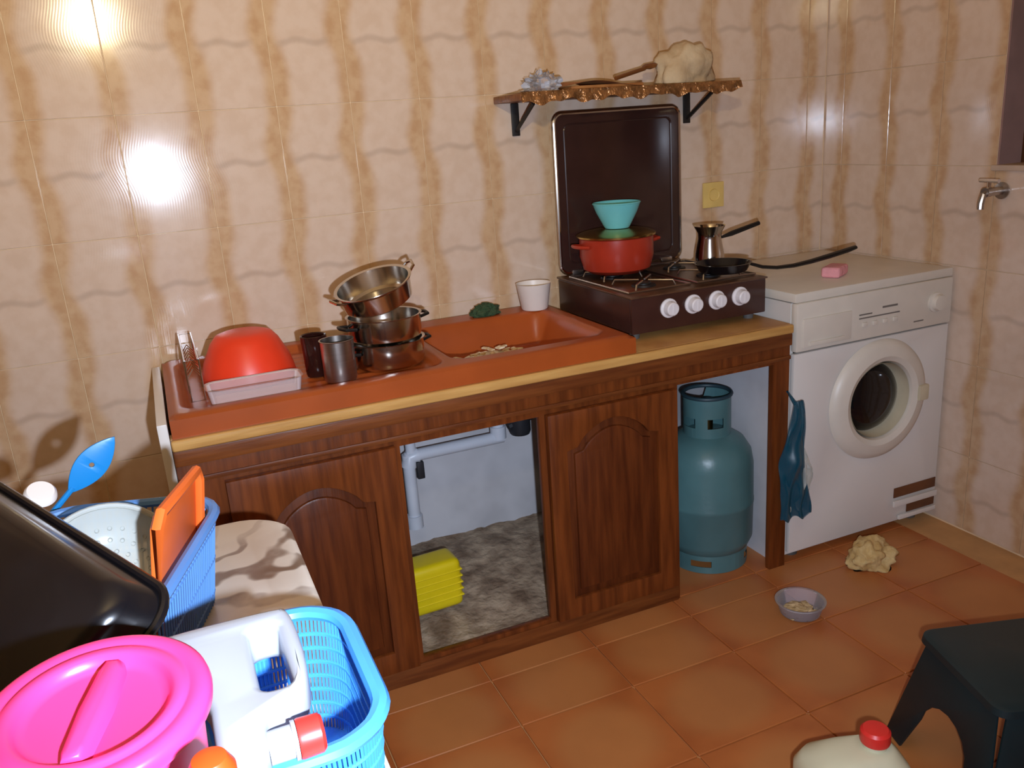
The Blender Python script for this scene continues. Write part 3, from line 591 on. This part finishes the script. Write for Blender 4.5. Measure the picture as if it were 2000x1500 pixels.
for i in range(5): b.box(-0.090, 0.090, -0.052, 0.052, 0.030+i*0.02, 0.036+i*0.02, 0.003, 1)
obj('body', b, 'yellow', yj)
obj('neck', B().lathe([(0, 0), (0.02, 0), (0.02, 0.02), (0.024, 0.02), (0.024, 0.032), (0, 0.034)], 20, T(-0.083, 0, 0.11) @ RY(-PI/2)), 'yellow', yj)
ww = thing('waste_pipe', 'white plastic waste pipe run below the sink', 'pipe', (-0.86, -0.12, 0.3))
wfo = Vector((0.86, 0.12, -0.3))
obj('horizontal_pipe', B().tube([(-1.035, -0.12, 0.432), (-0.72, -0.12, 0.432)], 0.019, 16), 'pvc', ww, wfo)
obj('down_pipe', B().tube([(-1.03, -0.12, 0.44), (-1.03, -0.12, 0.20)], 0.019, 16), 'pvc', ww, wfo)
obj('elbow', B().tube([(-1.0, -0.12, 0.432), (-1.025, -0.12, 0.429), (-1.031, -0.12, 0.40)], 0.024, 14), 'pvc', ww, wfo)
obj('riser_pipe', B().tube([(-0.735, -0.12, 0.43), (-0.735, -0.12, 0.54)], 0.019, 16), 'pvc', ww, wfo)
obj('riser_pipe', B().tube([(-1.02, -0.12, 0.44), (-1.02, -0.12, 0.52)], 0.016, 12), 'pvc', ww, wfo)
obj('pipe_socket', B().tube([(-1.03, -0.12, 0.24), (-1.03, -0.12, 0.20)], 0.025, 16), 'pvc', ww, wfo)
obj('pipe_socket', B().tube([(-0.735, -0.12, 0.43), (-0.735, -0.12, 0.47)], 0.025, 16), 'pvc', ww, wfo)
obj('trap', B().lathe([(0, 0), (0.03, 0.0), (0.034, 0.01), (0.034, 0.06), (0, 0.065)], 20, T(-0.66, -0.12, 0.43)).tube([(-0.70, -0.12, 0.46), (-0.62, -0.12, 0.485)], 0.016, 10), 'trap', ww, wfo)['label'] = 'black trap'
obj('pipe_clip', B().box(-1.008, -0.985, -0.13, -0.11, 0.355, 0.41, 0.004, mx=None), 'trap', ww, wfo)
# bag hanging on the cabinet's right-hand edge
def bagf(x0, z0, wtop, wbot, h, y, seed, yo):
    def f(u, v):
        w_ = wtop+(wbot-wtop)*(v**0.7); x = x0+(u-0.5)*w_+0.01*math.sin(v*7+seed)
        z = z0-h*v+0.008*math.sin(u*14+seed)*v
        yy = y+0.010*noise.noise(Vector((u*4, v*5, seed)))*1.6-yo*math.sin(PI*u)*math.sin(PI*min(1, v*1.05))
        return Vector((x, yy, z))
    return B().grid(f, 24, 30).grid(lambda u, v: f(u, v)+Vector((0, 0.004+0.012*math.sin(PI*u)*math.sin(PI*v), 0)), 24, 30)
bg = thing('carrier_bag', 'crumpled teal plastic bag hanging beside the gas bottle', 'bag', (0.0, -0.635, 0.35))
obj('bag_film', bagf(-0.012, 0.20, 0.03, 0.115, 0.37, 0, 1.0, 0.02), 'bag', bg)
obj('bag_film', bagf(0.022, 0.05, 0.03, 0.075, 0.20, 0.010, 5.0, 0.012), 'bagw', bg)['label'] = 'milky clear outer film'
obj('bag_loop', B().tube([(-0.02, 0.0, 0.19), (-0.022, 0.02, 0.215), (-0.015, 0.04, 0.222), (-0.01, 0.0, 0.19)], 0.003, 6), 'bag', bg)

# ------------------------------------------------------------------ floor things
lf = thing('plastic_tub', 'shallow clear plastic tub with beige leftovers on the floor', 'tub', (-0.14, -0.815, 0.001))
obj('tub_wall', B().lathe([(0, 0.0), (0.050, 0.0), (0.054, 0.003), (0.064, 0.036), (0.069, 0.038), (0.069, 0.040), (0.062, 0.039), (0.052, 0.004), (0, 0.002)], 40), 'clear', lf)
obj('leftovers', lump(0.045, 0.042, 0.012, 3, 0.4, 3.3, 24), 'beige', lf, (-0.006, -0.004, 0.0045))
tag(obj('rag', lump(0.080, 0.055, 0.050, 1.7, 0.5, 8.2, 48), 'rag', None, (0.235, -0.705, 0.001), (0, 0, 0.2), ang=180), 'crumpled beige rag on the floor before the washing machine', 'rag')
fj = thing('jerrycan', 'white jerrycan with red screw cap standing on the floor', 'jerrycan', (-0.60, -1.475, 0.0), (0, 0, -0.35))
obj('body', B().loft([rloop(0.19, 0.13, 0.03, 0.001), rloop(0.20, 0.14, 0.035, 0.012), rloop(0.20, 0.14, 0.035, 0.165), rloop(0.18, 0.12, 0.04, 0.192), rloop(0.13, 0.085, 0.04, 0.212, cx=0.01), rloop(0.07, 0.06, 0.028, 0.222, cx=0.03)]), 'jugy', fj, ang=60)
obj('neck', B().lathe([(0.022, 0), (0.022, 0.02), (0, 0.02)], 24, T(0.035, 0, 0.218)), 'jugy', fj)
obj('cap', B().lathe([(0.026, 0), (0.027, 0.004), (0.0265, 0.022), (0.022, 0.027), (0, 0.028)], 28, T(0.035, 0, 0.232)), 'redcap', fj)['label'] = 'red screw cap'
# stool
stl = thing('stool', 'low dark green plastic stool on the floor tiles', 'stool', (-0.180, -1.495, 0.0), (0, 0, -0.31))
SW, SD, SH = 0.30, 0.27, 0.28
obj('seat', B().loft([rloop(SW-0.012, SD-0.012, 0.03, SH-0.022), rloop(SW+0.004, SD+0.004, 0.03, SH-0.018), rloop(SW, SD, 0.03, SH-0.004), rloop(SW-0.014, SD-0.014, 0.028, SH)]), 'stool', stl)
def legpanel(w_, ang, dist, tilt):
    h = SH-0.02; sp2 = 0.045
    out = [(-w_/2-sp2, 0.001), (-w_/2-sp2+0.055, 0.001)]
    for i in range(9):
        a = PI-PI*i/8; out.append(((w_/2-0.05)*math.cos(a)*1.0, 0.10+0.065*math.sin(a)))
    out += [(w_/2+sp2-0.055, 0.001), (w_/2+sp2, 0.001), (w_/2-0.012, h), (-w_/2+0.012, h)]
    return B().curve(out, [], 0.006, 0.001, RZ(ang) @ T(0, -dist, 0) @ T(0, 0, h) @ RX(-tilt) @ T(0, 0, -h) @ XZ)
for ang, w_, d_ in ((0, SW-0.02, SD/2-0.012), (PI, SW-0.02, SD/2-0.012), (PI/2, SD-0.02, SW/2-0.012), (-PI/2, SD-0.02, SW/2-0.012)):
    obj('leg_panel', legpanel(w_, ang, d_, 0.17), 'stool', stl)

# ------------------------------------------------------------------ table and the things on it
TZt = 0.75
tb = thing('table', 'kitchen table with pale marbled vinyl top and rounded corners', 'table', (-1.88, -1.64, 0.0))
tbx = Vector((1.88, 1.64, 0))
obj('tabletop', B().loft([rloop(0.765, 1.19, 0.085, 0.722, 8, -1.88, -1.64), rloop(0.77, 1.195, 0.088, 0.726, 8, -1.88, -1.64), rloop(0.77, 1.195, 0.088, 0.746, 8, -1.88, -1.64), rloop(0.758, 1.183, 0.083, 0.7495, 8, -1.88, -1.64)]), 'marble', tb, tbx)
obj('apron', B().box(-2.19, -1.57, -2.15, -2.13, 0.62, 0.7215).box(-2.19, -1.57, -1.15, -1.13, 0.62, 0.7215).box(-2.19, -2.17, -2.13, -1.15, 0.62, 0.7215).box(-1.59, -1.57, -2.13, -1.15, 0.62, 0.7215), 'wood', tb, tbx)
for x in (-2.165, -1.595):
    for y in (-2.125, -1.155): obj('leg', B().box(x-0.022, x+0.022, y-0.022, y+0.022, 0.0, 0.62, 0.004), 'wood', tb, tbx)

def perim(loop, per):
    n = len(loop); out = []
    seg = [(loop[(i+1) % n]-loop[i]).length for i in range(n)]; tot = sum(seg)
    for k in range(per):
        d = tot*k/per; i = 0
        while d > seg[i]: d -= seg[i]; i += 1
        out.append(loop[i].lerp(loop[(i+1) % n], d/max(seg[i], 1e-9)))
    return out
def basket(name, label, loc, rot, w_, d_, h, flare, r, per, m, hoops, slat=0.0035, rim_r=0.008, solid=(), dip=0.0, handles=False):
    t = thing(name, label, 'basket', loc, rot, None)
    bot = rloop(w_, d_, r, 0.003, 6); top = rloop(w_+2*flare, d_+2*flare, r+flare, h, 6)
    if dip:
        for v in top: v.z -= dip*math.cos(v.x/(w_/2+flare)*PI/2)*(1 if v.y > 0 else 1)
    obj('bottom', B().loft([rloop(w_-0.004, d_-0.004, r, 0.0), rloop(w_, d_, r, 0.003), rloop(w_-0.006, d_-0.006, r, 0.005)]), m, t)
    A, Z = perim(bot, per), perim(top, per); b = B()
    for a, z in zip(A, Z):
        b.tube([a, a.lerp(z, 0.5), z], slat/2, 4)
    s = obj('slats', b, m, t); s['kind'] = 'stuff'
    for q in hoops:
        obj('hoop', B().tube([a.lerp(z, q) for a, z in zip(A, Z)], slat*0.75, 5, closed=True), m, t)
    obj('rim', B().tube([z for z in perim(top, 64)], rim_r, 8, closed=True, flat=0.8), m, t)
    b = B()
    for (f0, f1) in solid:
        i0, i1 = int(f0*per), int(f1*per)
        pa = [A[i % per] for i in range(i0, i1+1)]; pz_ = [Z[i % per] for i in range(i0, i1+1)]
        N = len(pa)-1
        b.grid(lambda u, v: pa[int(round(u*N))].lerp(pz_[int(round(u*N))], v)*1.0, N, 6)
    if solid: obj('solid_panel', b, m, t)
    return t
# blue dish basket at the far end of the table
basket('dish_basket', 'blue slatted plastic basket holding the orange tray and colander', (-1.768, -1.385, TZt), (0, 0, math.radians(-19)+PI/2), 0.30, 0.215, 0.135, 0.022, 0.045, 120, 'blue', (0.12, 0.5, 0.86), slat=0.0030, solid=((0.495, 0.56),))
# light blue basket at the table's near edge
basket('dish_basket', 'light blue mesh basket holding the white jug at the table edge', (-1.579, -1.745, TZt), (0, 0, 0.0), 0.120, 0.206, 0.135, 0.010, 0.045, 150, 'bluel', (0.10, 0.22, 0.34, 0.46, 0.58, 0.70, 0.82), slat=0.0028, rim_r=0.0085, solid=((0.17, 0.26),))

# colander leaning in the far basket
cl = thing('colander', 'round milky plastic colander leaning in the blue basket', 'colander', (-1.742, -1.345, 0.862), (math.radians(36), math.radians(8), 0))
prof = [(0.0, -0.038), (0.030, -0.037), (0.055, -0.028), (0.068, -0.010), (0.074, 0.010)]
obj('bowl', B().lathe(prof+[(0.0725, 0.011), (0.066, -0.009), (0.053, -0.026), (0.03, -0.035), (0, -0.036)], 44), 'milky', cl)
obj('rim', B().tube([(0.077*math.cos(2*PI*i/44), 0.077*math.sin(2*PI*i/44), 0.011) for i in range(44)], 0.0035, 8, closed=True), 'milky', cl)
b = B()
for ring, (rr, zz, nn) in enumerate(((0.018, -0.0355, 8), (0.034, -0.034, 14), (0.048, -0.0285, 20), (0.060, -0.018, 24))):
    for i in range(nn):
        a = 2*PI*i/nn; b.lathe([(0.0036, 0.0), (0.0028, 0.0016), (0.0018, 0.0002)], 8, T(rr*math.cos(a), rr*math.sin(a), zz) @ RZ(a) @ RY(-math.atan2(rr, 0.075)))
d = obj('strainer_holes', b, 'milky', cl); d['kind'] = 'stuff'
# orange tray standing on edge by the basket's right side
ot = thing('serving_tray', 'orange plastic tray standing on edge in the blue basket', 'tray', (-1.768+0.326*0.022+0.946*0.088, -1.385+0.946*0.022-0.326*0.088, 0.772), (math.radians(9), 0, math.radians(71)))
lo = [(-0.083, 0.0), (0.083, 0.0), (0.083, 0.168), (0.072, 0.184), (-0.07, 0.190), (-0.083, 0.178)]
obj('tray_base', B().curve(lo, [], 0.006, 0.002, XZ), 'orange', ot)
obj('tray_rim', B().tube([(x, -0.006, z+0.003) for x, z in lo], 0.007, 8, closed=True), 'orange', ot)
# blue leaf-shaped scoop standing behind the colander
bs = thing('spatula', 'blue leaf-shaped plastic spatula sticking up behind the colander', 'spatula', (-1.905, -1.180, 0.795), (0, math.radians(47), 0.1))
lp = [(0.0215*math.sin(PI*t)**0.85*(1 if s > 0 else -1), 0.155+0.10*t) for s in (1, -1) for t in ([i/14 for i in range(15)] if s > 0 else [1-i/14 for i in range(1, 14)])]
hole = [(0.0+0.0035*math.cos(2*PI*i/10), 0.205+0.0035*math.sin(2*PI*i/10)) for i in range(10)]
obj('blade', B().curve(lp, [hole], 0.004, 0.001, XZ), 'blued', bs)
obj('handle', B().tube([(0, 0, -0.060), (0, 0, 0.165)], [0.006, 0.004], 8), 'blued', bs)
# small white lid behind the black tray
tag(obj('white_lid', B().lathe([(0, 0.010), (0.016, 0.010), (0.019, 0.006), (0.020, 0.0), (0.018, 0.0), (0.017, 0.005), (0, 0.007)], 28), 'cup', None, (-1.812, -1.262, 0.938), (0.5, 0.3, 0)), 'small white plastic lid on the rim of the blue basket', 'lid')
# black roasting tray, turned upside down over the basket
e1 = Vector((-0.47, 0.88, 0.075)).normalized(); nn_ = Vector((-0.44, -0.30, 0.84)); nn_ = (nn_-e1*nn_.dot(e1)).normalized(); e2 = nn_.cross(e1)
if e2.x > 0: e2 = -e2
# local frame: X along e1, Y along -e2 (towards the lit edge), Z along the outward base normal
rtray = thing('roasting_tray', 'black rectangular roasting tray turned upside down over the blue basket', 'tray')
ctr = Vector((-1.664, -1.645, 0.942))+e1*0.215+e2*0.125
xa = e1; za = nn_; ya = za.cross(xa)
rtray.matrix_world = Matrix(((xa.x, ya.x, za.x, ctr.x), (xa.y, ya.y, za.y, ctr.y), (xa.z, ya.z, za.z, ctr.z), (0, 0, 0, 1)))
obj('tray_body', B().loft([rloop(0.44, 0.255, 0.036, 0.0, 10), rloop(0.43, 0.245, 0.034, 0.003, 10), rloop(0.415, 0.23, 0.034, 0.028, 10), rloop(0.405, 0.22, 0.034, 0.038, 10), rloop(0.385, 0.20, 0.03, 0.043, 10)], cap0=False).loft([rloop(0.436, 0.251, 0.034, 0.0), rloop(0.41, 0.225, 0.032, 0.028), rloop(0.38, 0.195, 0.028, 0.040)], cap0=False), 'black', rtray, ang=50)
obj('rolled_rim', B().tube(perim(rloop(0.443, 0.258, 0.037, 0.0, 10), 200), 0.0045, 8, closed=True), 'black', rtray)

# pink lidded tub, nearest
LH = 0.247
pt = thing('lidded_tub', 'round pink plastic tub with ridged pink lid at the table front', 'tub', (-1.712, -1.880, TZt+0.0005), (math.radians(0), 0, 0))
obj('tub', B().lathe([(0, 0), (0.050, 0), (0.053, 0.003), (0.067, LH-0.006), (0.063, LH-0.006), (0.05, 0.006), (0, 0.005)], 56), 'pinkd', pt)
k_ = 0.0755/0.1005
lid = obj('lid', B().lathe([(r*k_, z*k_) for r, z in [(0.0995, -0.012), (0.1005, -0.004), (0.099, 0.002), (0.094, 0.0055), (0.086, 0.006), (0.0825, 0.004), (0.080, 0.0035), (0.0775, 0.006), (0.070, 0.0065), (0.0665, 0.004), (0.064, 0.0), (0.061, -0.0045), (0.055, -0.0065), (0, -0.007)]], 72), 'pink', pt, (0, 0, LH), (math.radians(6), 0, 0), ang=60)
obj('lid_handle', B().loft([[Vector((x*f*k_, y*g_*k_, z*k_)) for x, y in [(-0.0605, -0.010), (-0.05, -0.0135), (0, -0.016), (0.05, -0.0135), (0.0605, -0.010), (0.0605, 0.010), (0.05, 0.0135), (0, 0.016), (-0.05, 0.0135), (-0.0605, 0.010)]] for f, g_, z in ((1, 1, -0.008), (0.99, 0.85, 0.0), (0.97, 0.6, 0.0045), (0.93, 0.35, 0.006))]), 'pink', lid, (0, 0, 0), (0, 0, math.radians(74)), ang=60)
# white jug lying across the light blue basket, neck to the right
jj = thing('jerrycan', 'white plastic jug with handle hole lying in the light blue basket', 'jerrycan', (-1.62, -1.788, 0.896))
jo = [(-0.068, 0.080), (-0.055, 0.088), (0.045, 0.086), (0.057, 0.078), (0.056, -0.035), (0.034, -0.060), (0.013, -0.068), (0.012, -0.106), (0.0, -0.125), (-0.014, -0.130), (-0.024, -0.120), (-0.024, 0.0), (-0.068, 0.045)]
def rnd(P, k=3):
    for _ in range(k): P = [q for a, b_ in zip(P, P[1:]+P[:1]) for q in ((0.75*a[0]+0.25*b_[0], 0.75*a[1]+0.25*b_[1]), (0.25*a[0]+0.75*b_[0], 0.25*a[1]+0.75*b_[1]))]
    return P
hj = rrect(0.015, 0.041, -0.040, 0.058, 0.010, 4)
obj('body', B().curve(rnd(jo, 2), [hj], 0.038, 0.007, T(0, 0, 0.024)), 'jug', jj, ang=60)
obj('neck', B().lathe([(0.0125, 0.0), (0.0125, 0.018), (0.015, 0.018), (0.015, 0.021), (0, 0.021)], 22, T(0.012, -0.087, 0.024) @ RY(PI/2)), 'jug', jj)
obj('cap', B().lathe([(0.0148, 0.0), (0.0154, 0.002), (0.0148, 0.017), (0.0125, 0.0195), (0, 0.020)], 26, T(0.0335, -0.087, 0.024) @ RY(PI/2)), 'redcap', jj)['label'] = 'red screw cap'
# orange bottle, only its top in the picture
ob = thing('plastic_bottle', 'orange plastic bottle whose rounded top shows beside the pink lid', 'bottle', (-1.644, -1.988, TZt+0.0005))
obj('body', B().lathe([(0, 0), (0.027, 0), (0.030, 0.004), (0.030, 0.165), (0.024, 0.19), (0.013, 0.205), (0.013, 0.227), (0, 0.227)], 30), 'oraf', ob)
obj('cap', B().lathe([(0.0135, 0.221), (0.0145, 0.223), (0.0142, 0.254), (0.010, 0.262), (0, 0.265)], 28), 'oraf', ob)
